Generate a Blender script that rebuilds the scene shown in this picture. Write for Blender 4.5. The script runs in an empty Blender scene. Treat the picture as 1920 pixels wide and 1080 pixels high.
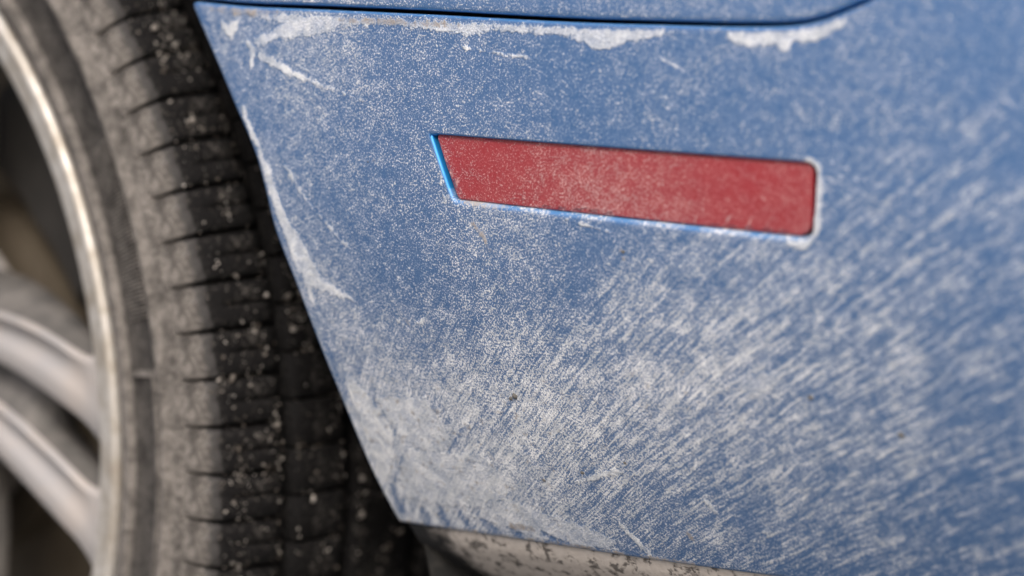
import bpy, math, random
import numpy as np
from mathutils import Vector, Matrix, geometry
R_ = math.radians
random.seed(7)
rng = np.random.default_rng(11)
scn = bpy.context.scene
COL = scn.collection

# ------------------------------------------------------------------ camera
# world: X towards the rear of the car, Y into the car, Z up; metres (MM = millimetres)
MM = 0.001
cam_d = bpy.data.cameras.new('camera'); cam = bpy.data.objects.new('camera', cam_d); COL.objects.link(cam)
cam.location = (1.2473, -0.7289, 0.5412)
TH, PT = R_(46), R_(7)
fwd = Vector((-math.sin(TH)*math.cos(PT), math.cos(TH)*math.cos(PT), -math.sin(PT)))
cam.rotation_euler = fwd.to_track_quat('-Z', 'Y').to_euler()
cam_d.lens = 100; cam_d.sensor_width = 36; cam_d.clip_start = .02; cam_d.clip_end = 500
cam_d.dof.use_dof = True; cam_d.dof.aperture_fstop = 4.5
scn.camera = cam

# ------------------------------------------------------------------ sky, sun, exposure
SUN_EL = 46                         # light comes from behind the car's corner, 50 degrees out from its long axis
w = bpy.data.worlds.new('World'); scn.world = w; w.use_nodes = True
nt = w.node_tree; bg = nt.nodes['Background']
sky = nt.nodes.new('ShaderNodeTexSky'); sky.sky_type = 'NISHITA'; sky.sun_disc = False
SUN_DIR = Vector((math.cos(R_(-50))*math.cos(R_(SUN_EL)), math.sin(R_(-50))*math.cos(R_(SUN_EL)), math.sin(R_(SUN_EL))))
sky.sun_elevation = R_(SUN_EL); sky.sun_rotation = math.atan2(SUN_DIR.x, SUN_DIR.y)
sky.dust_density = 6; sky.air_density = 1.0; sky.ozone_density = 1
nt.links.new(sky.outputs[0], bg.inputs[0]); bg.inputs[1].default_value = 0.11
sl = bpy.data.lights.new('sun', 'SUN'); so = bpy.data.objects.new('sun', sl); COL.objects.link(so)
so.rotation_euler = SUN_DIR.to_track_quat('Z', 'Y').to_euler(); so.location = (2, -3, 4)
sl.energy = 1.5; sl.angle = R_(14); sl.color = (1, .96, .91)
scn.view_settings.view_transform = 'Standard'; scn.view_settings.look = 'None'
scn.view_settings.gamma = 1; scn.view_settings.use_curve_mapping = False
scn.view_settings.exposure = 0.68

# ------------------------------------------------------------------ helpers
def link(o, parent=None):
    COL.objects.link(o)
    if parent is not None: o.parent = parent
    return o
def mesh_obj(name, verts, faces, mat, parent=None, smooth=True, attrs=None, uv=None):
    """verts in millimetres"""
    me = bpy.data.meshes.new(name)
    v = np.asarray(verts, dtype=np.float64)*MM
    me.from_pydata(v.tolist() if len(v) < 3000 else [], [], faces if len(v) < 3000 else [])
    if len(v) >= 3000:
        f = np.asarray(faces, dtype=np.int32); n = f.shape[1]
        me.vertices.add(len(v)); me.vertices.foreach_set('co', v.astype(np.float32).ravel())
        me.loops.add(f.size); me.loops.foreach_set('vertex_index', f.ravel())
        me.polygons.add(len(f)); me.polygons.foreach_set('loop_start', np.arange(0, f.size, n, dtype=np.int32))
        me.polygons.foreach_set('loop_total', np.full(len(f), n, dtype=np.int32))
        me.update(calc_edges=True)
    if attrs:
        for k, a in attrs.items():
            at = me.attributes.new(k, 'FLOAT', 'POINT'); at.data.foreach_set('value', np.asarray(a, dtype=np.float32))
    if uv is not None:
        at = me.attributes.new('flat', 'FLOAT_VECTOR', 'POINT')
        u3 = np.zeros((len(v), 3), np.float32); u3[:, :2] = uv
        at.data.foreach_set('vector', u3.ravel())
    if smooth: me.polygons.foreach_set('use_smooth', np.ones(len(me.polygons), bool))
    me.materials.append(mat); me.validate()
    return link(bpy.data.objects.new(name, me), parent)
def lathe(profile, seg=256, closed=False):
    """profile of (radius, y); axis along Y through the origin"""
    p = np.array(profile, float); n = len(p); a = np.linspace(0, 2*np.pi, seg, endpoint=False)
    v = np.empty((seg, n, 3)); v[:, :, 0] = np.cos(a)[:, None]*p[:, 0]; v[:, :, 1] = p[:, 1]; v[:, :, 2] = np.sin(a)[:, None]*p[:, 0]
    i = np.arange(seg)[:, None]; j = np.arange(n if closed else n-1)[None, :]; j2 = (j+1) % n; i2 = (i+1) % seg
    f = np.stack([i*n+j, i2*n+j, i2*n+j2, i*n+j2], -1).reshape(-1, 4)
    return v.reshape(-1, 3), f
def fine(profile, k=4):
    """Catmull-Rom through the profile points"""
    p = [np.array(q, float) for q in profile]; o = []
    for i in range(len(p)-1):
        a, b, c, d = p[max(0, i-1)], p[i], p[i+1], p[min(len(p)-1, i+2)]
        for t in np.arange(k)/k:
            o.append(.5*((2*b)+(-a+c)*t+(2*a-5*b+4*c-d)*t*t+(-a+3*b-3*c+d)*t**3))
    o.append(p[-1]); return [tuple(q) for q in o]

class NT:
    """small node-graph writer"""
    def __init__(s, name):
        s.m = bpy.data.materials.new(name); s.m.use_nodes = True; s.t = s.m.node_tree; s.b = s.t.nodes['Principled BSDF']
    def put(s, sock, v):
        if isinstance(v, bpy.types.NodeSocket): s.t.links.new(v, sock)
        else: sock.default_value = v
    def math(s, op, a, b=None, c=None, clamp=False):
        n = s.t.nodes.new('ShaderNodeMath'); n.operation = op; n.use_clamp = clamp
        for i, v in enumerate((a, b, c)):
            if v is not None: s.put(n.inputs[i], v)
        return n.outputs[0]
    def add(s, a, b): return s.math('ADD', a, b)
    def sub(s, a, b): return s.math('SUBTRACT', a, b)
    def mul(s, a, b): return s.math('MULTIPLY', a, b)
    def mx(s, a, b): return s.math('MAXIMUM', a, b)
    def mn(s, a, b): return s.math('MINIMUM', a, b)
    def ramp(s, v, lo, hi, a=0., b=1., smooth=True):
        n = s.t.nodes.new('ShaderNodeMapRange'); n.interpolation_type = 'SMOOTHSTEP' if smooth else 'LINEAR'
        for k, q in zip(('Value', 'From Min', 'From Max', 'To Min', 'To Max'), (v, lo, hi, a, b)): s.put(n.inputs[k], q)
        return n.outputs[0]
    def mix(s, f, a, b, kind='FLOAT', blend='MIX'):
        n = s.t.nodes.new('ShaderNodeMix'); n.data_type = kind
        if kind == 'RGBA': n.blend_type = blend
        k = {'FLOAT': 2, 'VECTOR': 4, 'RGBA': 6}[kind]
        s.put(n.inputs[0], f); s.put(n.inputs[k], a); s.put(n.inputs[k+1], b)
        return n.outputs[{'FLOAT': 0, 'VECTOR': 1, 'RGBA': 2}[kind]]
    def cmix(s, f, a, b): return s.mix(f, a if not isinstance(a, tuple) else (*a, 1), b if not isinstance(b, tuple) else (*b, 1), 'RGBA')
    def noise(s, vec, scale, detail=3, rough=.55, dist=0., col=False):
        n = s.t.nodes.new('ShaderNodeTexNoise'); s.put(n.inputs['Vector'], vec); s.put(n.inputs['Scale'], scale)
        n.inputs['Detail'].default_value = detail; n.inputs['Roughness'].default_value = rough; n.inputs['Distortion'].default_value = dist
        return n.outputs[1 if col else 0]
    def voro(s, vec, scale, feature='F1', out=0):
        n = s.t.nodes.new('ShaderNodeTexVoronoi'); n.feature = feature; s.put(n.inputs['Vector'], vec); n.inputs['Scale'].default_value = scale
        return n.outputs[out]
    def attr(s, name, vec=False):
        n = s.t.nodes.new('ShaderNodeAttribute'); n.attribute_name = name
        return n.outputs['Vector' if vec else 'Fac']
    def obj(s): return s.t.nodes.new('ShaderNodeTexCoord').outputs['Object']
    def xyz(s, v):
        n = s.t.nodes.new('ShaderNodeSeparateXYZ'); s.put(n.inputs[0], v); return n.outputs
    def vec(s, x, y, z=0.):
        n = s.t.nodes.new('ShaderNodeCombineXYZ')
        for i, v in enumerate((x, y, z)): s.put(n.inputs[i], v)
        return n.outputs[0]
    def bump(s, h, dist, strength=1.):
        n = s.t.nodes.new('ShaderNodeBump'); s.put(n.inputs['Height'], h); n.inputs['Distance'].default_value = dist; s.put(n.inputs['Strength'], strength)
        s.t.links.new(n.outputs[0], s.b.inputs['Normal'])
    def set(s, **k):
        for q, v in k.items():
            if isinstance(v, tuple): v = (*v, 1) if len(v) == 3 else v
            s.put(s.b.inputs[q.replace('_', ' ')], v)
        return s.m

# ------------------------------------------------------------------ the car's skin: measured outlines, millimetres in X and Z
PATCHES, STROKES, BARE, TAN = [], [], [], []
GAP = [(313.7, 514.3), (346.5, 512.9), (389.8, 512.4), (446.9, 511.5), (489.2, 510.5), (524.0, 509.8), (559.3, 509.6), (588.3, 509.6), (609.8, 510.3), (622.2, 512.4), (632.3, 515.8), (642.1, 520.0), (651.6, 526.9), (659.7, 536.8), (665.3, 550.8)]
ARCH = [(313.7, 514.3), (327.6, 495.9), (341.1, 476.9), (353.8, 457.1), (359.3, 442.3), (363.5, 425.2), (371.6, 402.9), (377.5, 380.2), (382.7, 353.2), (385.2, 326.1), (386.8, 313.3), (388.1, 303.8)]
LOWER = [(388.1, 303.8), (418.6, 304.8), (461.6, 306.1), (501.8, 306.9), (534.8, 307.7), (563.9, 308.6), (582.7, 309.3), (631.7, 310.8), (673.5, 312.7), (712.9, 314.7)]
HOLE = [(448.5, 468.5, 0.9), (623.5, 466.0, 5.0), (622.0, 436.6, 6.0), (460.6, 441.1, 3.5)]
LENS = [(452.4, 467.3, 0.9), (619.4, 465.4, 4.0), (618.0, 439.9, 4.5), (462.7, 443.9, 2.0)]
POLE = (258.3, 154.0)
# crust patches: closed outlines, each with its softness
PATCHES.append([(344.9, 511.8), (401.7, 511.3), (447.0, 510.5), (489.2, 509.7), (524.0, 509.0), (570.6, 509.0), (557.1, 507.8), (551.4, 506.0), (543.3, 504.7), (536.4, 501.7), (528.0, 501.9), (521.8, 504.6), (514.4, 506.0), (499.5, 506.4), (489.4, 507.0), (479.1, 507.2), (470.0, 505.0), (460.7, 506.0), (447.2, 506.9), (436.1, 507.9), (424.9, 508.3), (416.4, 507.9), (407.7, 508.5), (401.9, 507.2), (390.2, 504.0), (378.2, 502.5), (366.0, 501.4), (354.1, 498.6), (350.2, 501.9), (361.1, 504.7), (368.8, 507.6), (359.4, 508.9)])
PATCHES.append([(328.4, 510.0), (333.4, 507.5), (336.3, 505.8), (338.2, 508.0), (342.5, 509.0), (343.0, 505.5), (338.9, 500.1), (333.6, 503.6)])
PATCHES.append([(584.4, 509.3), (584.9, 507.1), (589.7, 504.3), (597.3, 504.1), (603.7, 505.3), (609.2, 502.5), (612.1, 506.2), (620.5, 507.1), (626.5, 509.4), (632.9, 513.5), (632.3, 515.4), (622.2, 512.0), (609.8, 510.0), (592.7, 509.3)])
PATCHES.append([(352.1, 463.4), (354.6, 461.0), (359.4, 453.1), (365.1, 443.7), (367.4, 435.2), (371.8, 428.0), (377.3, 421.9), (379.9, 416.0), (386.7, 407.5), (395.9, 402.8), (405.4, 397.8), (395.1, 399.5), (384.9, 401.9), (378.5, 403.3), (381.0, 391.6), (378.6, 391.9), (375.8, 401.1), (371.3, 412.7), (366.5, 424.4), (362.3, 434.9), (359.3, 442.3)])
PATCHES.append([(386.2, 369.9), (392.9, 365.0), (397.5, 359.9), (401.6, 353.6), (405.8, 347.3), (401.9, 335.3), (396.6, 327.7), (389.1, 320.7), (387.8, 331.2), (387.3, 349.6)])
PATCHES.append([(400.7, 360.3), (427.7, 362.2), (435.6, 353.1), (436.8, 342.1), (420.6, 337.7), (408.4, 343.0)])
PATCHES.append([(408.8, 337.4), (450.6, 341.6), (462.4, 330.8), (448.0, 317.3), (409.0, 314.1), (398.1, 316.1), (398.6, 325.6)])
PATCHES.append([(431.5, 312.6), (459.2, 323.5), (470.9, 319.5), (493.6, 317.1), (506.8, 312.2), (499.4, 307.3), (462.1, 307.1)])
PATCHES.append([(581.8, 384.7), (592.7, 389.7), (603.7, 389.8), (599.1, 382.5), (586.3, 379.8)])
# crust strokes: (x, z, half width)
STROKES.append([(347.7, 500.7, 0.9), (352.3, 495.9, 1.6), (350.6, 489.5, 1.0)])
STROKES.append([(356.2, 494.4, 1.9), (366.3, 491.2, 1.9), (374.1, 488.7, 1.4), (381.8, 486.5, 1.2), (387.9, 485.0, 0.6), (396.9, 482.8, 0.45), (408.7, 480.1, 0.4), (420.2, 477.7, 0.2)])
STROKES.append([(456.0, 452.0, 0.7), (454.8, 447.8, 0.9), (457.5, 443.1, 0.8)])
STROKES.append([(618.3, 466.2, 1.0), (622.9, 463.3, 1.6), (623.2, 457.1, 1.9), (622.5, 447.9, 2.1), (620.2, 440.0, 2.4), (615.4, 436.2, 2.2), (611.2, 436.3, 1.0)])
STROKES.append([(462.3, 500.6, 0.25), (475.5, 499.8, 0.35), (502.0, 497.5, 0.15)])
STROKES.append([(371.2, 451.1, 0.8), (383.6, 436.9, 0.6), (399.9, 423.1, 0.5), (403.1, 421.2, 0.3)])
STROKES.append([(346.0, 475.0, 0.9), (348.3, 468.6, 1.2), (352.0, 462.4, 1.4)])
STROKES.append([(511.4, 319.6, 1.2), (516.3, 313.6, 1.6), (520.6, 306.4, 1.3), (529.4, 306.6, 0.6)])
STROKES.append([(553.4, 336.3, 0.5), (557.6, 334.8, 0.8), (559.7, 330.8, 0.6)])
STROKES.append([(577.6, 325.8, 0.6), (580.9, 327.3, 0.7), (579.2, 323.9, 0.6)])
STROKES.append([(432.1, 357.1, 0.7), (437.6, 358.2, 0.8)])
STROKES.append([(515.1, 439.4, 0.4), (527.2, 437.3, 0.5), (537.9, 435.4, 0.2)])
STROKES.append([(496.1, 335.2, 0.9), (516.6, 342.2, 1.1), (529.1, 342.8, 0.6)])
STROKES.append([(434.0, 392.2, 0.8), (438.9, 394.7, 0.9)])
STROKES.append([(424.4, 393.4, 0.6), (429.4, 390.7, 0.8)])
STROKES.append([(407.2, 378.7, 0.3), (406.7, 372.1, 0.4)])
# bare streaks wiped through the crust
BARE.append([(405.6, 309.5, 1.6), (404.1, 303.8, 2.2)])
BARE.append([(415.9, 312.7, 1.2), (416.2, 306.8, 2.2)])
BARE.append([(426.3, 312.6, 1.2), (428.3, 306.7, 1.8)])
BARE.append([(437.8, 311.2, 1.0), (442.8, 307.3, 1.6)])
BARE.append([(451.1, 309.7, 0.8), (455.4, 307.3, 1.4)])
BARE.append([(392.0, 318.8, 1.6), (391.9, 309.2, 2.4)])
BARE.append([(469.0, 310.0, 0.7), (478.2, 306.8, 0.9)])
BARE.append([(315.5, 513.0, 1.5), (323.0, 505.5, 1.0), (327.5, 499.2, 0.7)])
BARE.append([(383.7, 359.5, 0.9), (380.7, 380.5, 0.6)])
# beige dirt strokes
TAN.append([(324.4, 512.9, 0.8), (340.0, 512.1, 1.4), (365.5, 511.7, 1.0)])
TAN.append([(401.8, 510.1, 0.9), (424.8, 509.7, 1.0), (463.2, 509.2, 0.6)])
TAN.append([(464.5, 443.3, 0.8), (474.5, 442.3, 1.3), (486.2, 441.8, 0.8)])
TAN.append([(470.0, 434.9, 0.5), (474.9, 430.8, 1.1), (477.9, 424.9, 1.2)])
TAN.append([(539.5, 429.3, 0.6), (540.7, 426.4, 0.5)])
TAN.append([(434.3, 356.9, 0.8), (432.2, 357.6, 0.5)])
TAN.append([(420.2, 456.2, 0.3), (420.8, 455.6, 0.3)])
TAN.append([(542.5, 320.1, 1.0), (544.2, 318.4, 0.8)])
TAN.append([(428.8, 393.8, 0.6), (431.0, 391.4, 0.7)])
TAN.append([(453.2, 311.1, 1.2), (464.0, 310.9, 1.0)])
TAN.append([(387.6, 303.0, 1.0), (432.9, 304.6, 1.2), (488.5, 306.3, 1.0), (539.6, 307.5, 0.9)])
FILM = [(344.3, 484.6, 0.32), (420.0, 487.1, 0.35), (500.3, 489.7, 0.29), (571.5, 491.9, 0.32), (635.6, 493.8, 0.32), (693.9, 495.5, 0.26), (390.2, 504.9, 0.5), (333.6, 503.6, 0.45), (473.4, 515.5, 0.36), (570.1, 517.0, 0.36), (375.0, 443.2, 0.4), (419.8, 445.8, 0.36), (442.8, 467.6, 0.36), (525.3, 477.0, 0.27), (594.2, 472.3, 0.28), (656.7, 458.9, 0.32), (695.2, 460.8, 0.3), (415.9, 414.1, 0.32), (459.1, 421.5, 0.27), (484.5, 436.5, 0.62), (477.8, 426.5, 0.5), (498.2, 420.3, 0.26), (523.4, 422.2, 0.32), (570.8, 425.7, 0.4), (614.2, 419.4, 0.42), (655.7, 422.6, 0.38), (694.6, 425.5, 0.3), (380.3, 389.4, 0.52), (392.5, 379.5, 0.5), (437.5, 383.9, 0.46), (492.6, 389.2, 0.5), (543.1, 393.9, 0.54), (589.8, 398.2, 0.54), (631.8, 392.5, 0.46), (692.2, 398.2, 0.34), (403.1, 351.5, 0.66), (442.4, 356.1, 0.66), (486.1, 365.4, 0.64), (537.9, 371.1, 0.62), (584.6, 372.1, 0.56), (628.2, 372.9, 0.44), (689.6, 379.5, 0.34), (408.5, 324.6, 0.74), (460.1, 331.6, 0.66), (503.7, 341.7, 0.64), (541.1, 342.2, 0.48), (589.5, 348.3, 0.46), (631.5, 343.5, 0.38), (683.8, 350.2, 0.28), (421.4, 310.0, 0.7), (465.6, 314.1, 0.62), (505.7, 315.5, 0.38), (543.4, 316.5, 0.38), (591.0, 319.2, 0.34), (657.0, 324.6, 0.28)]
STREAK_LINE = ((353.1, 350.2), (628.4, 461.0))
LENS_STROKES = []
LENS_STROKES.append([(454.3, 459.9, 0.4), (458.0, 454.4, 0.9), (462.1, 449.2, 0.9), (464.6, 445.1, 0.5)])
LENS_STROKES.append([(520.1, 444.0, 0.4), (531.0, 443.1, 1.0), (544.0, 441.7, 0.5)])
LENS_STROKES.append([(488.8, 445.3, 0.3), (499.0, 445.9, 0.3)])
MUD_SPOTS = [(477.8, 368.3, 1.5), (475.5, 367.0, 1.0), (540.5, 429.0, 0.8), (501.1, 340.0, 0.8), (523.6, 346.8, 0.7), (417.3, 455.4, 0.4), (613.1, 382.0, 1.2), (646.7, 372.0, 1.2), (480.0, 334.2, 0.8)]
# focus target on the bumper skin
FOCUS = (460.3, 431.9)
PATCH_OPACITY = [.78, .95, .85, .9, .95, .85, .80, .75, .5, .4, .4]
ZR = 460.
def skin_y(x, z):
    t = np.maximum(0, x-340.)
    y = -10+.05*t+.00019*t*t+4e-6*np.maximum(0, t-400)**3
    return y+np.where(z > ZR, .0006*(z-ZR)**2, .0018*(z-ZR)**2)
def skin(x, z, depth=0.):
    """point on the skin, moved inwards by depth along the normal"""
    e = .5
    gx = (skin_y(x+e, z)-skin_y(x-e, z))/(2*e); gz = (skin_y(x, z+e)-skin_y(x, z-e))/(2*e)
    n = np.stack([-gx, np.ones_like(gx), -gz], -1); n /= np.linalg.norm(n, axis=-1, keepdims=True)
    p = np.stack([x, skin_y(x, z), z], -1)
    return p+n*np.asarray(depth, float).reshape(-1, 1)
pt = skin(np.array([FOCUS[0]]), np.array([FOCUS[1]]))[0]*MM
cam_d.dof.focus_distance = (Vector(pt)-cam.location).dot(fwd)

def smooth_line(pts, k=6): return [q[:2] for q in fine([p[:2] for p in pts], k)]
def round_poly(pts):
    """corners (x, z, radius) -> rounded outline"""
    o = []; n = len(pts)
    for i in range(n):
        p = np.array(pts[i][:2]); a = np.array(pts[i-1][:2])-p; b = np.array(pts[(i+1) % n][:2])-p; r = pts[i][2]
        a /= np.linalg.norm(a); b /= np.linalg.norm(b); h = math.acos(np.clip(a@b, -1, 1))/2; t = r/math.tan(h)
        c = p+(a+b)/np.linalg.norm(a+b)*(r/math.sin(h))
        s, e = p+a*t-c, p+b*t-c
        a0, a1 = math.atan2(s[1], s[0]), math.atan2(e[1], e[0]); da = (a1-a0+math.pi) % (2*math.pi)-math.pi
        m = max(4, int(abs(da)*r/.7))
        o += [tuple(c+r*np.array((math.cos(a0+da*k/m), math.sin(a0+da*k/m)))) for k in range(m+1)]
    return o
def densify(poly, step):
    o = []; n = len(poly)
    for i in range(n):
        a, b = np.array(poly[i]), np.array(poly[(i+1) % n]); L = np.linalg.norm(b-a)
        if L < 1e-6: continue
        m = max(1, int(round(L/step)))
        o += [tuple(a+(b-a)*k/m) for k in range(m)]
    return o
def seg_dist(P, poly, closed=True):
    d = np.full(len(P), 1e9); n = len(poly)
    for i in range(n if closed else n-1):
        a = np.array(poly[i][:2]); b = np.array(poly[(i+1) % n][:2]); ab = b-a
        t = np.clip(((P-a)@ab)/max(ab@ab, 1e-9), 0, 1)
        w_ = 0 if closed else poly[i][2]+(poly[i+1][2]-poly[i][2])*t
        d = np.minimum(d, np.linalg.norm(P-a-t[:, None]*ab, axis=1)-w_)
    return d
def inside(P, poly):
    c = np.zeros(len(P), bool); n = len(poly)
    for i in range(n):
        (x1, y1), (x2, y2) = poly[i][:2], poly[(i+1) % n][:2]
        if y1 == y2: continue
        c ^= ((y1 > P[:, 1]) != (y2 > P[:, 1])) & (P[:, 0] < (x2-x1)*(P[:, 1]-y1)/(y2-y1)+x1)
    return c
def sheet2d(outline, holes, step, levels):
    """triangulated flat region with exact borders; returns points and triangles"""
    loops = [densify(outline, step)]+[densify(h, step) for h in holes]
    pts, edges = [], []
    for L in loops:
        b = len(pts); pts += L; edges += [(b+i, b+(i+1) % len(L)) for i in range(len(L))]
    B = np.array(loops[0]); lo, hi = B.min(0), B.max(0)
    gx, gy = np.meshgrid(np.arange(lo[0]+step/2, hi[0], step), np.arange(lo[1]+step/2, hi[1], step*.87))
    gx[1::2] += step/2; G = np.stack([gx.ravel(), gy.ravel()], -1)
    k = inside(G, loops[0])
    for h in loops[1:]: k &= ~inside(G, h)
    G = G[k]
    for L in loops: G = G[seg_dist(G, L) > step*.55]
    pts = pts+[tuple(q) for q in G]
    v, e, f, *_ = geometry.delaunay_2d_cdt([Vector(p) for p in pts], edges, [], 0, 1e-5)
    v = np.array([(q.x, q.y) for q in v]); f = np.array([t for t in f if len(t) == 3], int)
    c = v[f].mean(1); k = inside(c, loops[0])
    for h in loops[1:]: k &= ~inside(c, h)
    f = f[k]
    a = v[f]; area = (a[:, 1, 0]-a[:, 0, 0])*(a[:, 2, 1]-a[:, 0, 1])-(a[:, 1, 1]-a[:, 0, 1])*(a[:, 2, 0]-a[:, 0, 0])
    f[area < 0] = f[area < 0][:, ::-1]
    for _ in range(levels):
        ed = np.sort(np.concatenate([f[:, [0, 1]], f[:, [1, 2]], f[:, [2, 0]]]), 1)
        u, inv = np.unique(ed, axis=0, return_inverse=True); inv = inv.ravel(); n = len(f)
        mid = len(v)+inv; m0, m1, m2 = mid[:n], mid[n:2*n], mid[2*n:]
        v = np.concatenate([v, v[u].mean(1)])
        f = np.concatenate([np.stack([f[:, 0], m0, m2], 1), np.stack([m0, f[:, 1], m1], 1), np.stack([m2, m1, f[:, 2]], 1), np.stack([m0, m1, m2], 1)])
    return v, f
def panel_arrays(outline, holes, step, levels, lip_of, depth0=0., dome=0.):
    """sheet on the skin with rolled edges. lip_of(points) -> (radius, wall depth) arrays"""
    v, f = sheet2d(outline, holes, step, levels)
    de = np.concatenate([f[:, [0, 1]], f[:, [1, 2]], f[:, [2, 0]]])
    key = np.sort(de, 1); u, inv, cnt = np.unique(key, axis=0, return_inverse=True, return_counts=True); inv = inv.ravel()
    be = de[cnt[inv] == 1]                                   # directed border edges, region on the left
    d = v[be[:, 1]]-v[be[:, 0]]; nrm = np.stack([d[:, 1], -d[:, 0]], 1); nrm /= np.linalg.norm(nrm, axis=1, keepdims=True)
    vn = np.zeros_like(v); np.add.at(vn, be[:, 0], nrm); np.add.at(vn, be[:, 1], nrm)
    bv = np.unique(be); N = vn[bv]/np.linalg.norm(vn[bv], axis=1, keepdims=True)
    idx = -np.ones(len(v), int); idx[bv] = np.arange(len(bv))
    r, wd = lip_of(v[bv])
    prof = [(math.sin(a), 1-math.cos(a), 0) for a in (R_(22), R_(45), R_(68), R_(90))]+[(1.12, 1, .5), (1.25, 1, 1.)]
    P2 = [v]; dep = [np.full(len(v), depth0)]; lip = [np.zeros(len(v))]; faces = [f]; prev = None; base = len(v)
    for k, (o, q, wl) in enumerate(prof):
        P2.append(v[bv]+N*(r*o)[:, None]); dep.append(depth0+r*q+wd*wl); lip.append(np.full(len(bv), (k+1)/len(prof)))
        cur = base+np.arange(len(bv)); a0 = be[:, 0] if prev is None else prev[idx[be[:, 0]]]; b0 = be[:, 1] if prev is None else prev[idx[be[:, 1]]]
        a1, b1 = cur[idx[be[:, 0]]], cur[idx[be[:, 1]]]
        faces += [np.stack([a0, a1, b1], 1), np.stack([a0, b1, b0], 1)]
        prev = cur; base += len(bv)
    P2 = np.concatenate(P2); dep = np.concatenate(dep); lip = np.concatenate(lip)
    V = skin(P2[:, 0], P2[:, 1], dep)
    F = np.concatenate(faces)
    return V, F, P2, lip
def gauss_field(P, ctrl, sig):
    num = np.zeros(len(P)); den = np.zeros(len(P))
    for x, z, a in ctrl:
        q = np.exp(-((P[:, 0]-x)**2+(P[:, 1]-z)**2)/(2*sig*sig))+1e-9
        num += q*a; den += q
    return num/den
def salt_attrs(P, lip):
    c = np.full(len(P), -10.)
    op = np.full(len(P), .8)
    for p, o_ in zip(PATCHES, PATCH_OPACITY):
        d = seg_dist(P, p); d = np.where(inside(P, p), d, -d); op = np.where(d > c, o_, op); c = np.maximum(c, d)
    for s in STROKES: d = -seg_dist(P, s, False); op = np.where(d > c, .9, op); c = np.maximum(c, d)
    for s in BARE: c = np.minimum(c, seg_dist(P, s, False)-.2)
    tn = np.full(len(P), -10.)
    for s in TAN: tn = np.maximum(tn, -seg_dist(P, s, False))
    fl = gauss_field(P, FILM, 17.)
    for s in BARE: fl = fl*(1-.6*np.clip((2.-seg_dist(P, s, False))/4., 0, 1))
    a, b = np.array(STREAK_LINE[0]), np.array(STREAK_LINE[1]); n = np.array([-(b-a)[1], (b-a)[0]])/np.linalg.norm(b-a)
    st = np.clip(.5-((P-a)@n)/70., 0, 1)
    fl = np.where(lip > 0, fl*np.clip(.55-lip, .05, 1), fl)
    sill = (lip > 0) & (P[:, 1] < 447) & (P[:, 1] > 434) & (P[:, 0] > 455) & (P[:, 0] < 630)
    fl = np.where(sill, .30+.25*np.sin(P[:, 0]*.11)**2, fl)
    fl = np.where((lip > 0) & (P[:, 1] > 500), np.maximum(fl, .22), fl)
    c = np.where(lip > .45, c-1.2, c)
    return dict(opacity=op, crust=np.clip(c, -10, 10), tan=np.clip(tn, -10, 10), film=fl, streak=st, lip=lip)

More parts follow.
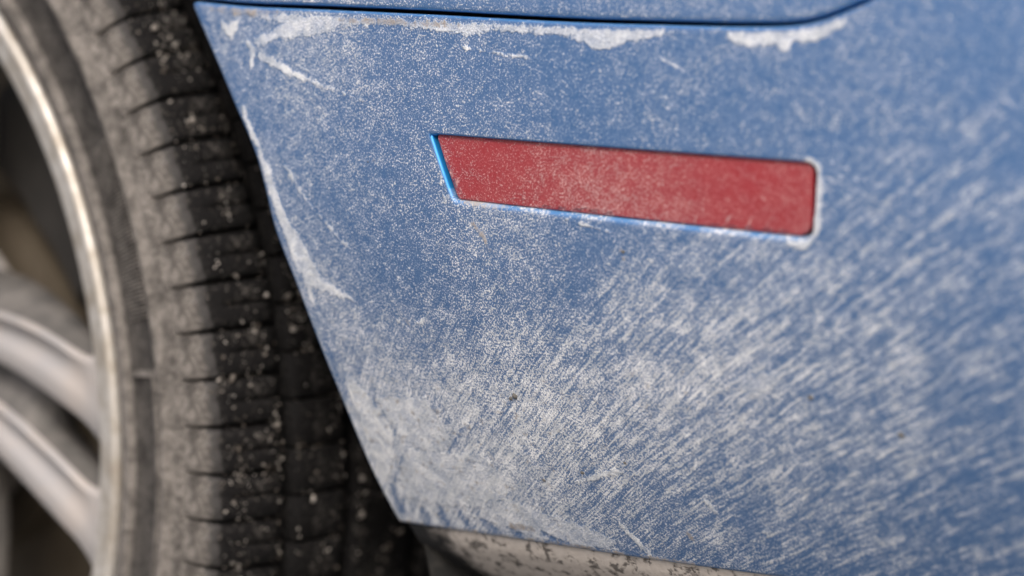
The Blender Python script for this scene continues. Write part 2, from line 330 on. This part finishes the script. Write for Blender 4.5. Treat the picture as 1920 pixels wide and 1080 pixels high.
# ------------------------------------------------------------------ materials
def salted(name, paint, metallic, rough, streaks=True, gain=1.0, salt=(.80, .81, .82), haze=.07, lip_glint=None):
    """a surface under dried road salt: fine fleck, spray streaks that fan out from the tyre, thick crust"""
    g = NT(name); uv = g.attr('flat', True); x, y, _ = g.xyz(uv)
    film = g.attr('film'); crust = g.attr('crust'); tanf = g.attr('tan'); streak = g.attr('streak')
    nf = g.noise(uv, 1.35, 3, .66, .4)                                   # grains about a millimetre across
    nb = g.noise(uv, .045, 3, .55)                                     # broad patchiness
    nm = g.noise(uv, .22, 4, .6, .5)
    n2 = g.noise(uv, .85, 2, .5, 1.2)
    fib = g.ramp(g.math('ABSOLUTE', g.sub(n2, .5)), 0., .035, 1., 0.)   # thin curly crystal threads
    grain = g.add(g.mul(g.sub(nf, .5), 1.9), g.mul(g.sub(nm, .5), .7))
    grain = g.add(grain, g.mul(fib, .13))
    if streaks:
        dx = g.sub(x, POLE[0]); dz = g.sub(y, POLE[1])
        ang = g.math('ARCTAN2', dz, dx); rad = g.math('SQRT', g.add(g.mul(dx, dx), g.mul(dz, dz)))
        wob = g.mul(g.sub(g.noise(uv, .02, 2, .5), .5), .012)
        ang = g.add(ang, wob)
        s1 = g.noise(g.vec(g.mul(ang, 215.), g.mul(rad, .040)), 1., 4, .62, .1)
        s2 = g.noise(g.vec(g.mul(ang, 560.), g.mul(rad, .095), 7.3), 1., 3, .6, .1)
        s3 = g.noise(g.vec(g.mul(ang, 48.), g.mul(rad, .022), 3.1), 1., 3, .55, .1)
        stv = g.add(g.add(g.mul(g.sub(s1, .5), 1.15), g.mul(g.sub(s2, .5), 1.2)), g.add(g.mul(g.sub(s3, .5), .35), g.mul(grain, .98)))
        val = g.mix(streak, grain, stv)
    else: val = grain
    val = g.add(val, g.mul(g.sub(nb, .5), .28))
    lo = g.sub(.52, g.mul(film, 1.10))
    soft = g.mul(g.ramp(val, g.sub(lo, .50), g.add(lo, .62)), g.mix(streak, .46, .62))      # thin translucent film
    fleck = g.mul(g.ramp(g.add(val, g.mul(g.sub(nf, .5), .9)), g.add(lo, .02), g.add(lo, .30)), g.mix(streak, .85, .76))   # crystals on top of it
    m_film = g.mul(g.sub(1., g.mul(g.sub(1., soft), g.sub(1., fleck))), gain)
    clump = g.mul(g.ramp(g.add(grain, g.mul(g.sub(g.noise(uv, .10, 4, .65, .6), .5), 1.6)), .02, .34), g.mul(g.ramp(film, .40, .62), .80))   # grainy build-up where the spray is thickest
    m_film = g.mx(m_film, g.mul(clump, gain))
    m_film = g.mul(m_film, g.ramp(film, .03, .15))
    hz = g.mul(g.add(haze, g.mul(film, .20)), g.ramp(film, .02, .2))
    m_film = g.mx(m_film, g.mul(hz, g.add(.6, g.mul(nm, .8))))
    # hair-fine dried scratches in two directions
    scr = 0.
    for k, (ca, sa) in enumerate(((math.cos(R_(58)), math.sin(R_(58))), (math.cos(R_(-22)), math.sin(R_(-22))))):
        al = g.add(g.mul(x, ca), g.mul(y, sa)); ac = g.sub(g.mul(y, ca), g.mul(x, sa))
        nn = g.noise(g.vec(g.mul(al, .035), g.mul(ac, .42), 11.*k), 1., 1, .4, .25)
        gate = g.ramp(g.noise(g.vec(g.mul(al, .06), g.mul(ac, .3), 5.+k), 1., 2, .5), .50, .64)
        scr = g.mx(scr, g.mul(g.ramp(g.math('ABSOLUTE', g.sub(nn, .5)), .002, .011, 1., 0.), gate))
    scr = g.mul(g.mul(scr, g.ramp(nf, .36, .56)), g.mul(g.ramp(film, .15, .3), .8))
    m_film = g.mx(m_film, scr)
    # crust: ragged edge
    rag = g.add(g.mul(g.sub(g.noise(g.vec(g.mul(x, 1.6), g.mul(y, .55)), .55, 3, .6), .5), 3.4), g.add(g.mul(g.sub(nm, .5), 4.2), g.mul(g.sub(nf, .5), 2.0)))
    cr = g.add(crust, rag)
    m_cr = g.mul(g.ramp(cr, -.55, .8), g.mul(g.attr('opacity'), g.add(.55, g.mul(g.ramp(g.add(nf, g.mul(nm, .8)), .62, 1.1), .5))))
    m_tan = g.mul(g.ramp(g.add(tanf, g.mul(rag, .75)), -.5, .5), g.ramp(nm, .3, .7, .25, .85))
    mask = g.mx(m_film, m_cr)
    beige = g.ramp(g.noise(uv, .26, 5, .7), .55, .70)
    beige = g.mul(beige, g.ramp(film, .42, .66))
    n4 = g.noise(uv, 1.5, 3, .65, .3); n5 = g.noise(uv, .12, 4, .6)
    salt_c = g.cmix(g.ramp(g.add(n4, g.mul(g.sub(n5, .5), .8)), .38, .66), tuple(q*.74+.012*k for k, q in enumerate(salt)), tuple(min(.9, q*1.16) for q in salt))
    sc = g.cmix(g.mx(g.mul(beige, .75), m_tan), salt_c, (.30, .235, .16))
    mask = g.mx(mask, m_tan)
    base = paint if lip_glint is None else g.cmix(g.ramp(g.attr('lip'), .05, .4), paint, lip_glint)      # rolled edges get a brighter cyan, the light they catch painted into the colour
    col = g.cmix(mask, base, sc)
    inv = g.sub(1., mask)
    g.set(Base_Color=col, Metallic=g.mul(inv, metallic), Roughness=g.mix(mask, rough, .9), Coat_Weight=g.mul(inv, .4), Coat_Roughness=.22)
    g.bump(g.add(g.mul(mask, .8), g.add(g.mul(m_cr, 1.5), g.mul(g.mul(mask, n4), .6))), .45*MM, .65)
    return g.m
PAINT = (.006, .118, .350)
m_paint = salted('salted_blue_paint', PAINT, .6, .42, lip_glint=(.012, .22, .56))
m_lens = salted('salted_red_lens', (.26, .0035, .013), 0., .3, False, .9, (.62, .40, .39), .03)

g = NT('dusty_black_plastic'); p = g.obj(); x, y, z = g.xyz(p)
n1 = g.noise(p, 130., 6, .68, .4); n2 = g.noise(p, 420., 4, .6)
# the tip stays black: dust starts 25 mm behind the arch edge, ragged
tip = g.ramp(g.add(x, g.mul(g.sub(n1, .5), .05)), .402, .424)
dm = g.mul(tip, g.ramp(g.add(n1, g.mul(n2, .35)), .50, .66))
dm = g.mx(dm, g.mul(tip, .25))
g.set(Base_Color=g.cmix(dm, (.012, .012, .013), g.cmix(n2, (.42, .37, .33), (.66, .61, .56))), Roughness=g.mix(dm, .55, .95))
g.bump(g.add(g.mul(dm, 1.), g.mul(n2, .4)), .8*MM, .9); m_trim = g.m

g = NT('black_liner'); p = g.obj(); n1 = g.noise(p, 90., 4, .6)
m_liner = g.set(Base_Color=g.cmix(g.ramp(n1, .5, .75), (.006, .006, .006), (.03, .028, .025)), Roughness=.95)
g = NT('black_void'); m_void = g.set(Base_Color=(.004, .004, .004), Roughness=1.)

def tyre_mat(name, low=.42):
    """black rubber; road dust lies on the sidewall and shoulder, the tread face is scrubbed dark"""
    g = NT(name); p = g.attr('wheel', True); x, y, z = g.xyz(p)              # wheel space, millimetres
    r = g.math('SQRT', g.add(g.mul(x, x), g.mul(z, z)))
    q = p
    n1 = g.noise(q, .11, 5, .62, .4); n2 = g.noise(q, .5, 4, .6); n3 = g.noise(q, .035, 3, .5)
    edge = g.add(y, g.add(g.mul(g.sub(n1, .5), 11.), g.mul(g.sub(n2, .5), 5.)))
    side = g.ramp(edge, -1.2, 2.6, 1., 0.)
    band = g.mul(g.ramp(r, 259.5, 261.5), g.ramp(r, 283., 285., 1., 0.))
    amt = g.mul(side, g.add(.42, g.mul(g.ramp(g.add(n1, g.mul(n2, .3)), .45, .80), .55)))
    swirl = g.ramp(g.math('ABSOLUTE', g.sub(g.noise(q, .16, 2, .5, 1.6), .5)), .0, .10)
    amt = g.mul(amt, g.mix(g.ramp(r, 291., 295.), 1., g.add(.58, g.mul(swirl, .5))))
    amt = g.mul(amt, g.mix(band, 1., low))
    tread = g.mul(g.ramp(g.add(n1, g.mul(g.sub(n2, .5), .8)), .55, .68), .18)
    film = g.mul(g.ramp(g.math('ABSOLUTE', g.sub(edge, 1.8)), 0., 2.5, 1., 0.), .22)
    amt = g.mx(amt, g.mx(tread, film))
    amt = g.mx(amt, .015)
    dust = g.cmix(n2, (.125, .112, .103), (.29, .268, .247))
    dust = g.cmix(film, dust, (.36, .38, .42))
    g.set(Base_Color=g.cmix(amt, (.0045, .0045, .005), dust), Roughness=g.mix(amt, .8, .95), Specular_IOR_Level=.12)
    g.bump(g.add(g.mul(n1, .8), g.add(g.mul(n2, .8), g.mul(swirl, .5))), 1.3*MM, .6)
    return g.m
m_tyre = tyre_mat('dusty_tyre_rubber'); m_tyre_rib = tyre_mat('dust_caught_on_raised_rubber', .95)
g = NT('road_grit'); p = g.obj(); n1 = g.noise(p, 130., 2, .5); n2 = g.noise(p, 300., 2, .5)
m_grit = g.set(Base_Color=g.cmix(g.ramp(n1, .38, .70), (.075, .062, .05), g.cmix(n2, (.30, .26, .22), (.55, .52, .49))), Roughness=.8)
g = NT('dusty_alloy'); p = g.obj(); n1 = g.noise(p, 40., 4, .6, .3); n2 = g.noise(p, 400., 3, .6)
dm = g.add(.58, g.mul(g.ramp(g.add(n1, g.mul(n2, .2)), .45, .8), .38))
m_alloy = g.set(Base_Color=g.cmix(dm, (.52, .52, .53), (.40, .36, .335)), Metallic=g.mix(dm, .9, .1), Roughness=g.mix(dm, .3, .8))
g = NT('alloy_lip'); p = g.obj(); n1 = g.noise(p, 60., 4, .6, .3)
m_lip = g.set(Base_Color=g.cmix(g.ramp(n1, .3, .7), (.60, .58, .55), (.36, .32, .27)), Metallic=.45, Roughness=g.mix(n1, .3, .7))
g = NT('painted_grey_alloy'); p = g.obj(); n1 = g.noise(p, 50., 4, .6, .3); n2 = g.noise(p, 500., 3, .6)
m_grey = g.set(Base_Color=g.cmix(g.ramp(g.add(n1, g.mul(n2, .2)), .4, .8), (.075, .072, .07), (.17, .158, .147)), Roughness=.75)
g = NT('rusty_disc'); p = g.obj(); n1 = g.noise(p, 70., 4, .6)
m_disc = g.set(Base_Color=g.cmix(n1, (.07, .055, .04), (.17, .14, .10)), Metallic=.3, Roughness=.65)
g = NT('dark_iron'); p = g.obj(); n1 = g.noise(p, 70., 4, .6)
m_iron = g.set(Base_Color=g.cmix(n1, (.015, .015, .015), (.06, .055, .05)), Roughness=.7)
g = NT('dried_mud'); p = g.obj(); n1 = g.noise(p, 900., 3, .6)
m_mud = g.set(Base_Color=g.cmix(n1, (.05, .048, .045), (.20, .19, .175)), Roughness=.95)
g = NT('salty_asphalt'); p = g.obj(); n1 = g.noise(p, 90., 4, .6); n2 = g.noise(p, 1.2, 4, .6)
g.set(Base_Color=g.cmix(g.ramp(n2, .35, .7), g.cmix(n1, (.04, .04, .042), (.10, .10, .10)), g.cmix(n1, (.12, .12, .12), (.26, .26, .26))), Roughness=.9)
g.bump(n1, .004, .6); m_ground = g.m

# ------------------------------------------------------------------ ground
S = 60000.
ground = mesh_obj('ground', [(-S, -S, 0), (S, -S, 0), (S, S, 0), (-S, S, 0)], [(0, 1, 2, 3)], m_ground, smooth=False)
ground['kind'] = 'structure'

# ------------------------------------------------------------------ car root
car = link(bpy.data.objects.new('car', None))
car['label'] = 'blue car rear corner crusted with white road salt, red reflector and dusty wheel'
car['category'] = 'car'
def part(name, parent=car, label=None):
    o = link(bpy.data.objects.new(name, None), parent)
    return o

# ------------------------------------------------------------------ bumper
gap = smooth_line(GAP); arch = smooth_line(ARCH); lower = smooth_line(LOWER)
REAR = 880.
b_out = arch+lower[1:]+[(780., 317.), (REAR, 320.), (REAR, 900.), (669.5, 900.), (669.5, 590.)]+gap[::-1][:-1]
hole = round_poly(HOLE)
def b_lip(P):
    dh = seg_dist(P, hole); da = seg_dist(P, [(*q, 0) for q in arch], False)
    e = np.clip((P[:, 1]-HOLE[3][1])/(HOLE[0][1]-HOLE[3][1]), 0, 1); rh = np.where(P[:, 0] < 466, 1.4, np.interp(e, [0, .3, .8, 1], [2.2, 1.2, .8, .75]))
    rh = np.where((P[:, 1] < 446.5) & (P[:, 0] > 460), 2.1, rh); rh = np.where((P[:, 1] > 466) & (P[:, 0] > 453), .75, rh)
    r = np.where(dh < 1, rh, np.where(da < .5, 2.0, 1.3)); wd = np.where(dh < 1, 4.0, np.where(da < .5, 22., 14.))
    return r, wd
V, F, P2, lip = panel_arrays(b_out, [hole], 4.4, 2, b_lip)
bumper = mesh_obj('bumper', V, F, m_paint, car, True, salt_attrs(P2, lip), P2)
bumper['label'] = 'salt streaked blue bumper corner'

# reflector lens in the recess
V, F, P2, lip = panel_arrays(round_poly(LENS), [], 2.4, 1, lambda P: (np.full(len(P), .7), np.full(len(P), 3.)), 1.6)
c = np.full(len(P2), -10.)
for s in LENS_STROKES: c = np.maximum(c, -seg_dist(P2, s, False))
edge_d = seg_dist(P2, round_poly(LENS))
fl = .38-.08*np.clip((P2[:, 1]-440)/28, 0, 1)+.08*np.sin(P2[:, 0]*.05)+.12*np.exp(-edge_d/1.5)*np.clip((478-P2[:, 0])/20, 0, 1)
lens = mesh_obj('reflector', V, F, m_lens, bumper, True,
                dict(opacity=np.full(len(P2), .6), crust=np.clip(c, -10, 10), tan=np.clip(-(468.2-P2[:, 1])*1.0-.3-np.clip((P2[:, 0]-455)/12, 0, 8), -10, 10), film=fl*(1-lip), streak=np.zeros(len(P2)), lip=lip), P2)
lens['label'] = 'dusty red side reflector'

# dried mud flecks stuck on the bumper
for x, z, r in MUD_SPOTS:
    vs, fs = [], []
    nseg = 7
    for ring, (rr, hh) in enumerate(((1., -.15), (.75, .35), (.3, .55))):
        for k in range(nseg):
            a = 2*math.pi*k/nseg; q = r*rr*random.uniform(.65, 1.15)
            s = skin(np.array([x+q*math.cos(a)*1.3]), np.array([z+q*math.sin(a)]), -hh*r*.8)[0]; vs.append(tuple(s))
    for ring in range(2):
        for k in range(nseg): fs.append((ring*nseg+k, ring*nseg+(k+1) % nseg, (ring+1)*nseg+(k+1) % nseg, (ring+1)*nseg+k))
    fs.append(tuple(2*nseg+k for k in range(nseg)))
    mesh_obj('mud_fleck', vs, fs, m_mud, bumper, True)

# ------------------------------------------------------------------ quarter panel above the shut line
def offset_line(line, d):
    P = np.array(line); T = np.gradient(P, axis=0); T /= np.linalg.norm(T, axis=1, keepdims=True)
    return [tuple(q) for q in P+np.stack([-T[:, 1], T[:, 0]], 1)*d]
qp = offset_line(gap, 4.2)
arc = []
a0 = math.atan2(qp[0][1]-320, qp[0][0]); r0 = math.hypot(qp[0][0], qp[0][1]-320)
for k in range(1, 60): arc.append((r0*math.cos(a0+(math.pi-2*a0)*k/59)*1., 320+r0*math.sin(a0+(math.pi-2*a0)*k/59)))
q_out = qp+[(665., 600.), (665., 900.), (-420., 900.), (-420., arc[-1][1])]+arc[::-1]
V, F, P2, lip = panel_arrays(q_out, [], 7., 2, lambda P: (np.where(seg_dist(P, [(*q, 0) for q in arc], False) < .5, 2., 1.3), np.full(len(P), 14.)))
at = salt_attrs(P2, lip)
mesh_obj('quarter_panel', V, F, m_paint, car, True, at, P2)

# black backing added behind the panels, keeps shut line and reflector pocket dark
xs = np.linspace(330, 870, 55); zs = np.linspace(318, 895, 58); gx, gz = np.meshgrid(xs, zs)
V = skin(gx.ravel(), gz.ravel(), 13.0)
ok = np.hypot(gx.ravel(), gz.ravel()-320) > 384
idx = np.arange(gx.size).reshape(gx.shape); F = np.stack([idx[:-1, :-1], idx[:-1, 1:], idx[1:, 1:], idx[1:, :-1]], -1).reshape(-1, 4)
F = F[ok[F].all(1)]
mesh_obj('black_backing', V, F.tolist(), m_void, car)

# ------------------------------------------------------------------ lower trim below the bumper
L2 = [q for q in lower if q[0] < 700]+[(780., 317.), (REAR, 320.)]
L2 = [tuple(q) for q in densify(L2+[L2[-1]], 4.) if True]
n = len(L2); prof = [(-2.2, 14.), (-2.0, 3.2), (-2.6, 1.8), (-4., 1.2), (-10., 1.6), (-22., 6.), (-38., 14.), (-55., 26.), (-75., 45.), (-90., 75.)]
vs, fs = [], []
for i, (x, z) in enumerate(L2):
    t = min(1., i/ (n*.06))
    for dz, dp in prof:
        e = (1-t)
        q = skin(np.array([x-.5+(-dz)*.10*e]), np.array([max(z+dz*(1), 200.)]), dp+e*e*2.)[0]; vs.append(tuple(q))
m = len(prof)
for i in range(n-1):
    for j in range(m-1): fs.append((i*m+j, i*m+j+1, (i+1)*m+j+1, (i+1)*m+j))
b = len(vs)                                           # end cap turning into the arch
for j in range(m): q = np.array(vs[j]); vs.append((q[0]-1.2, q[1]+3., q[2])); 
for j in range(m): q = np.array(vs[j]); vs.append((q[0]-1.0, q[1]+45., q[2]))
for j in range(m-1):
    fs.append((b+j, b+j+1, j+1, j)); fs.append((b+m+j, b+m+j+1, b+j+1, b+j))
mesh_obj('lower_trim', vs, fs, m_trim, car).__setitem__('label', 'black plastic lower trim caked with beige dust')

# ------------------------------------------------------------------ arch liner
line = [(q[0]+2.5, q[1]) for q in (arc[::-1]+arch)]+[(400., 262.), (425., 215.)]
ys = [8., 14., 40., 120., 240., 300.]; vs, fs = [], []
for x, z in line:
    yb = float(skin_y(np.array(x), np.array(max(z, 300.))))
    for k, yy in enumerate(ys): vs.append((x+(3. if k else 0.)*math.copysign(1, x), yb+yy, z+(3. if z > 520 and k else 0)))
m = len(ys)
for i in range(len(line)-1):
    for j in range(m-1): fs.append((i*m+j, (i+1)*m+j, (i+1)*m+j+1, i*m+j+1))
c0 = len(vs); vs.append((0, 300., 320.))
for i in range(len(line)-1): fs.append((i*m+m-1, (i+1)*m+m-1, c0))
mesh_obj('arch_liner', vs, fs, m_liner, car)

# ------------------------------------------------------------------ wheel
wheel = link(bpy.data.objects.new('wheel', None), car); wheel.location = (0, 0, .320)
wheel['label'] = 'dusty alloy wheel with curved twin spokes'
def wmesh(name, v, f, mat, smooth=True, rot=0.):
    o = mesh_obj(name, v, f, mat, wheel, smooth)
    return o
def wheel_attr(o, rotated=False):
    me = o.data; n = len(me.vertices); co = np.empty(n*3, np.float32); me.vertices.foreach_get('co', co)
    at = me.attributes.new('wheel', 'FLOAT_VECTOR', 'POINT'); at.data.foreach_set('vector', co*1000)
OUT = [(296., -5.2), (302., -4.0), (307.5, -1.6), (312., 2.), (315.6, 7.5), (317.8, 14.), (319.2, 21.), (319.7, 27.), (319.7, 31.5)]
prof = [(243, 9), (246.5, 2.5), (250, -2.2), (254, -4.2), (258, -4.8), (259.5, -4.2), (260.2, -2.6), (262, -2.3), (272, -4.2), (283, -5.6), (284.2, -7.4), (286, -8.0), (288.3, -7.8), (289.5, -6.2),
        (293, -5.7), (297, -4.6), (300, -2.2), (303.5, 1.), (307.5, 6.), (310.4, 11.), (312.4, 17.), (313.2, 25.), (313.4, 34.), (313.4, 68.), (313.6, 72.2), (319.4, 73.), (320, 76.), (320, 104.), (319.5, 106), (313.5, 106.6), (313.5, 113.6), (319.5, 114.2), (320, 118), (319.5, 150), (313.5, 150.6), (313.5, 157), (319, 157.6), (319, 185), (314, 203), (300, 216), (280, 220), (255, 214), (243, 206)]
tyre = mesh_obj('tyre', *lathe(prof, 384), m_tyre, wheel); wheel_attr(tyre)
NB = 96; PIT = 2*math.pi/NB
def block(profile, sta, minor_from, taper_first):
    """one tread block: profile points (r, y) swept over angular stations (angle, drop)"""
    vs, fs = [], []; P = np.array(profile); T = np.gradient(P, axis=0); T /= np.linalg.norm(T, axis=1, keepdims=True)
    Nn = np.stack([T[:, 1], -T[:, 0]], 1)                      # outward normal of the profile
    m = len(P)
    for a, d, minor in sta:
        for j in range(m):
            dd = d
            if minor and j < minor_from: dd = 0
            if taper_first: dd *= min(1., (j+.25)/4.2)
            q = P[j]-Nn[j]*dd
            if taper_first and j == 0: q = q-Nn[j]*.7
            if j == m-1: q = q-np.array([.7, 0])
            vs.append((q[0]*math.cos(a), q[1], q[0]*math.sin(a)))
    n = len(sta)
    for i in range(n-1):
        for j in range(m-1): fs.append((i*m+j, (i+1)*m+j, (i+1)*m+j+1, i*m+j+1))
    # inner wall down into the groove
    b = len(vs)
    for i, (a, d, mi) in enumerate(sta):
        r = 312.; vs.append((r*math.cos(a), P[-1][1]+.5, r*math.sin(a)))
    for i in range(n-1): fs.append((i*m+m-1, (i+1)*m+m-1, b+i+1, b+i))
    if not taper_first:
        b = len(vs)
        for i, (a, d, mi) in enumerate(sta): vs.append((312.*math.cos(a), P[0][1]-.5, 312.*math.sin(a)))
        for i in range(n-1): fs.append((i*m, b+i, b+i+1, (i+1)*m))
    return vs, fs
hw = PIT/2-.0034
sta = [(-hw-.0014, 4.4, 0), (-hw, 1., 0), (-hw+.004, 0., 0), (-.006, 0., 0), (-.002, .9, 1), (0., 3., 1), (.002, .9, 1), (.006, 0., 0), (hw-.004, 0., 0), (hw, 1., 0), (hw+.0014, 4.4, 0)]
kinds = []
for vrt in range(3):                                   # three slightly different mouldings
    k = vrt*.0012
    st2 = [(a+(k if abs(a) < .01 else 0), d, mi) for a, d, mi in sta]
    kinds.append(block(OUT, st2, 5, True))
RIB = [(318.6, 38.0), (319.9, 39.4), (320.1, 45.), (320.2, 52.), (320.1, 60.), (319.9, 65.4), (319.0, 66.6)]
st3 = [(-PIT/2+.0016, 4., 0), (-PIT/2+.0028, .6, 0), (-PIT/2+.005, 0, 0), (0, 0, 0), (PIT/2-.005, 0, 0), (PIT/2-.0028, .6, 0), (PIT/2-.0016, 4., 0)]
rib = block(RIB, st3, 9, False)
def block_objs(name, vf, idx, phase):
    """all copies share one mesh; each is turned about the axle"""
    src = None
    for i in idx:
        if src is None:
            o = mesh_obj(name, vf[0], vf[1], m_tyre, wheel); wheel_attr(o); src = o
        else: o = src.copy(); link(o, wheel)
        o.rotation_euler = (0, -(i+phase)*PIT, 0)
for k in range(3): block_objs('tread_block', kinds[k], [i for i in range(NB) if i % 3 == k], .32)
block_objs('rib_block', rib, range(NB), .72)

# moulded marks on the sidewall: a serrated panel and thin framing ribs
def arc_bar(a0, a1, r0, r1, y0, h, seg=10):
    vs, fs = [], []
    for k in range(seg+1):
        a = a0+(a1-a0)*k/seg; c, s = math.cos(a), math.sin(a)
        yy = lambda r: y0-(r-262)*.155
        for r, d in ((r0, .3), (r0+.3, -h), (r1-.3, -h), (r1, .3)): vs.append((r*c, yy(r)+d, r*s))
    for k in range(seg):
        for j in range(3): fs.append((k*4+j, (k+1)*4+j, (k+1)*4+j+1, k*4+j+1))
    fs += [(0, 1, 2, 3), tuple(seg*4+j for j in (3, 2, 1, 0))]
    return vs, fs
vs, fs = [], []
for k in range(46):
    a = R_(12.5)+k*R_(.36)
    v2, f2 = arc_bar(a, a+R_(.16), 266+1.5*math.sin(k), 281, -2.6, .55, 1); b = len(vs); vs += v2; fs += [tuple(q+b for q in f) for f in f2]
o = mesh_obj('serrated_panel', vs, fs, m_tyre_rib, wheel, False); wheel_attr(o)
for a0, a1, r0, r1 in ((7.3, 7.9, 262., 283.), (-40., 7.6, 279.6, 282.), (-40.4, -40., 262., 283.)):
    v2, f2 = arc_bar(R_(a0), R_(a1), r0, r1, -2.5, 1.2, max(1, int(abs(a1-a0)))); o = mesh_obj('moulded_rib', v2, f2, m_tyre_rib, wheel, False); wheel_attr(o)

# grit on the tread: thousands of grains, nobody could count them
ico_v = np.array([(0, 0, 1), (.89, 0, .45), (.28, .85, .45), (-.72, .53, .45), (-.72, -.53, .45), (.28, -.85, .45), (.72, .53, -.45), (-.28, .85, -.45), (-.89, 0, -.45), (-.28, -.85, -.45), (.72, -.53, -.45), (0, 0, -1)])
ico_f = np.array([(0, 1, 2), (0, 2, 3), (0, 3, 4), (0, 4, 5), (0, 5, 1), (1, 6, 2), (2, 7, 3), (3, 8, 4), (4, 9, 5), (5, 10, 1), (6, 7, 2), (7, 8, 3), (8, 9, 4), (9, 10, 5), (10, 6, 1), (11, 7, 6), (11, 8, 7), (11, 9, 8), (11, 10, 9), (11, 6, 10)])
NG = 34000
ga = rng.uniform(0, 2*np.pi, NG); gy = rng.uniform(3, 104, NG)
cl = rng.integers(0, 900, NG); ca = rng.uniform(0, 2*np.pi, 900); cy_ = rng.uniform(6, 100, 900); mk = rng.random(NG) < .6
ga[mk] = ca[cl[mk]]+rng.normal(0, .012, mk.sum()); gy[mk] = cy_[cl[mk]]+rng.normal(0, 2.6, mk.sum())
gr = np.interp(gy, [p[1] for p in OUT], [p[0] for p in OUT])
gs = np.clip(rng.lognormal(-1.25, .60, NG), .14, 1.7)
inr = ((gy > 31.) & (gy < 38.5)) | ((gy > 66) & (gy < 73.5)); gr = np.where(inr, 313.2, gr); gs = np.where(inr, gs*.3, gs)
cen = np.stack([np.cos(ga)*(gr+gs*.2), gy, np.sin(ga)*(gr+gs*.2)], -1)
V = cen[:, None]+ico_v[None]*gs[:, None, None]*rng.uniform(.4, 1.3, (NG, 12, 1))
F = (ico_f[None]+(np.arange(NG)*12)[:, None, None]).reshape(-1, 3)
o = mesh_obj('grit', V.reshape(-1, 3), F, m_grit, wheel); o['kind'] = 'stuff'

# rim
mesh_obj('rim_lip', *lathe(fine([(241, 12), (244.5, 6), (246, 1.2), (245.2, -1.8), (243, -3.0), (240.8, -2.4), (239.6, -.6), (236, -.2), (231, .4), (228.6, 2.0), (227.8, 6)], 3), 256), m_lip, wheel)
mesh_obj('barrel', *lathe([(241, 12), (227.9, 6.2), (226.5, 25), (223, 50), (214, 80), (212, 140), (222, 190), (238, 210), (243, 207)], 192), m_grey, wheel)
mesh_obj('hub', *lathe(fine([(2, 24), (30, 24), (34, 27), (60, 30), (74, 34), (78, 44), (76, 75)], 3), 96), m_alloy, wheel)
def spoke_mesh(bend0, lower):
    """section points (across, depth): scooped pocket on the face, flared sides; the lower one of a pair carries the web"""
    vs, fs = [], []; st = np.linspace(0, 1, 34)
    for t in st:
        r = 62+t*(229.5-62)
        bend = R_(bend0)*(1-t)**1.1
        dish = 26*(1-t)**1.7+1.2
        hwd = 11.+(2.6 if lower else 3.6)*math.sin(math.pi*min(1, max(0, (t-.35)/1.1)))+5.0*max(0, (t-.88)/.12)**2.2; dp = 36-20*t**1.3
        pk = max(0, math.sin(math.pi*min(1, max(0, (t-.20)/.77))))**.7
        up = 1.+24*max(0, .88-t)/.88; dn = 1+5*max(0, .8-t)
        if lower: up = 1.+5*max(0, .9-t)+34*min(1, max(0, (.66-t)/.10))**1.3
        sec = [(-hwd-dn, dp), (-hwd-dn*.5, dp*.45), (-hwd-.5, 4.), (-hwd+.2, 1.), (-hwd+1.6, 0.), (-hwd*.26, .0), (-hwd*.14, 1.*pk), (hwd*.10, 4.*pk), (hwd*.45, 5.5*pk), (hwd*.78, 2.2*pk), (hwd-1.8, 0.3), (hwd-.4, .8), (hwd+.4, 4.), (hwd+up*.5, dp*.45+4), (hwd+up, dp)]
        for q, d in sec:
            a = bend+q/r
            vs.append((r*math.cos(a), dish+d, r*math.sin(a)))
    m = 15
    for i in range(len(st)-1):
        for j in range(m-1): fs.append((i*m+j, i*m+j+1, (i+1)*m+j+1, (i+1)*m+j))
        fs.append((i*m+m-1, i*m, (i+1)*m, (i+1)*m+m-1))
    return vs, fs
for rim_angle, bend0, lower in ((4.6, 21., False), (-10.2, 12.5, True)):
    src = None
    for k in range(5):
        if src is None: 
            src = o = mesh_obj('spoke', *spoke_mesh(bend0, lower), m_alloy, wheel); o.data.materials.append(m_grey)
            for i, pl in enumerate(o.data.polygons): pl.material_index = 1 if i % 15 in (0, 1, 12, 13, 14) else 0      # machined face, painted flanks
        else: o = src.copy(); link(o, wheel)
        o.rotation_euler = (0, -R_(rim_angle+72*k), 0)
mesh_obj('brake_disc', *lathe([(60, 82), (92, 82), (94, 96), (168, 96), (170, 98), (170, 120), (168, 122), (60, 122)], 128), m_disc, wheel, False)
# caliper clamped over the disc edge, behind the axle
vs, fs = [], []
for k in range(13):
    a = R_(22+k*4.2); e = abs(k-6)/6; lift = 1-.18*e**3
    for r, y in ((112, 74+6*e), (150, 66+8*e), (183*lift, 68+6*e), (188*lift, 80), (188*lift, 128), (176*lift, 136), (120, 136)): vs.append((r*math.cos(a), y, r*math.sin(a)))
for k in range(12):
    for j in range(6): fs.append((k*7+j, (k+1)*7+j, (k+1)*7+j+1, k*7+j+1))
fs += [tuple(range(7)), tuple(12*7+j for j in range(6, -1, -1))]
mesh_obj('brake_caliper', vs, fs, m_iron, wheel)
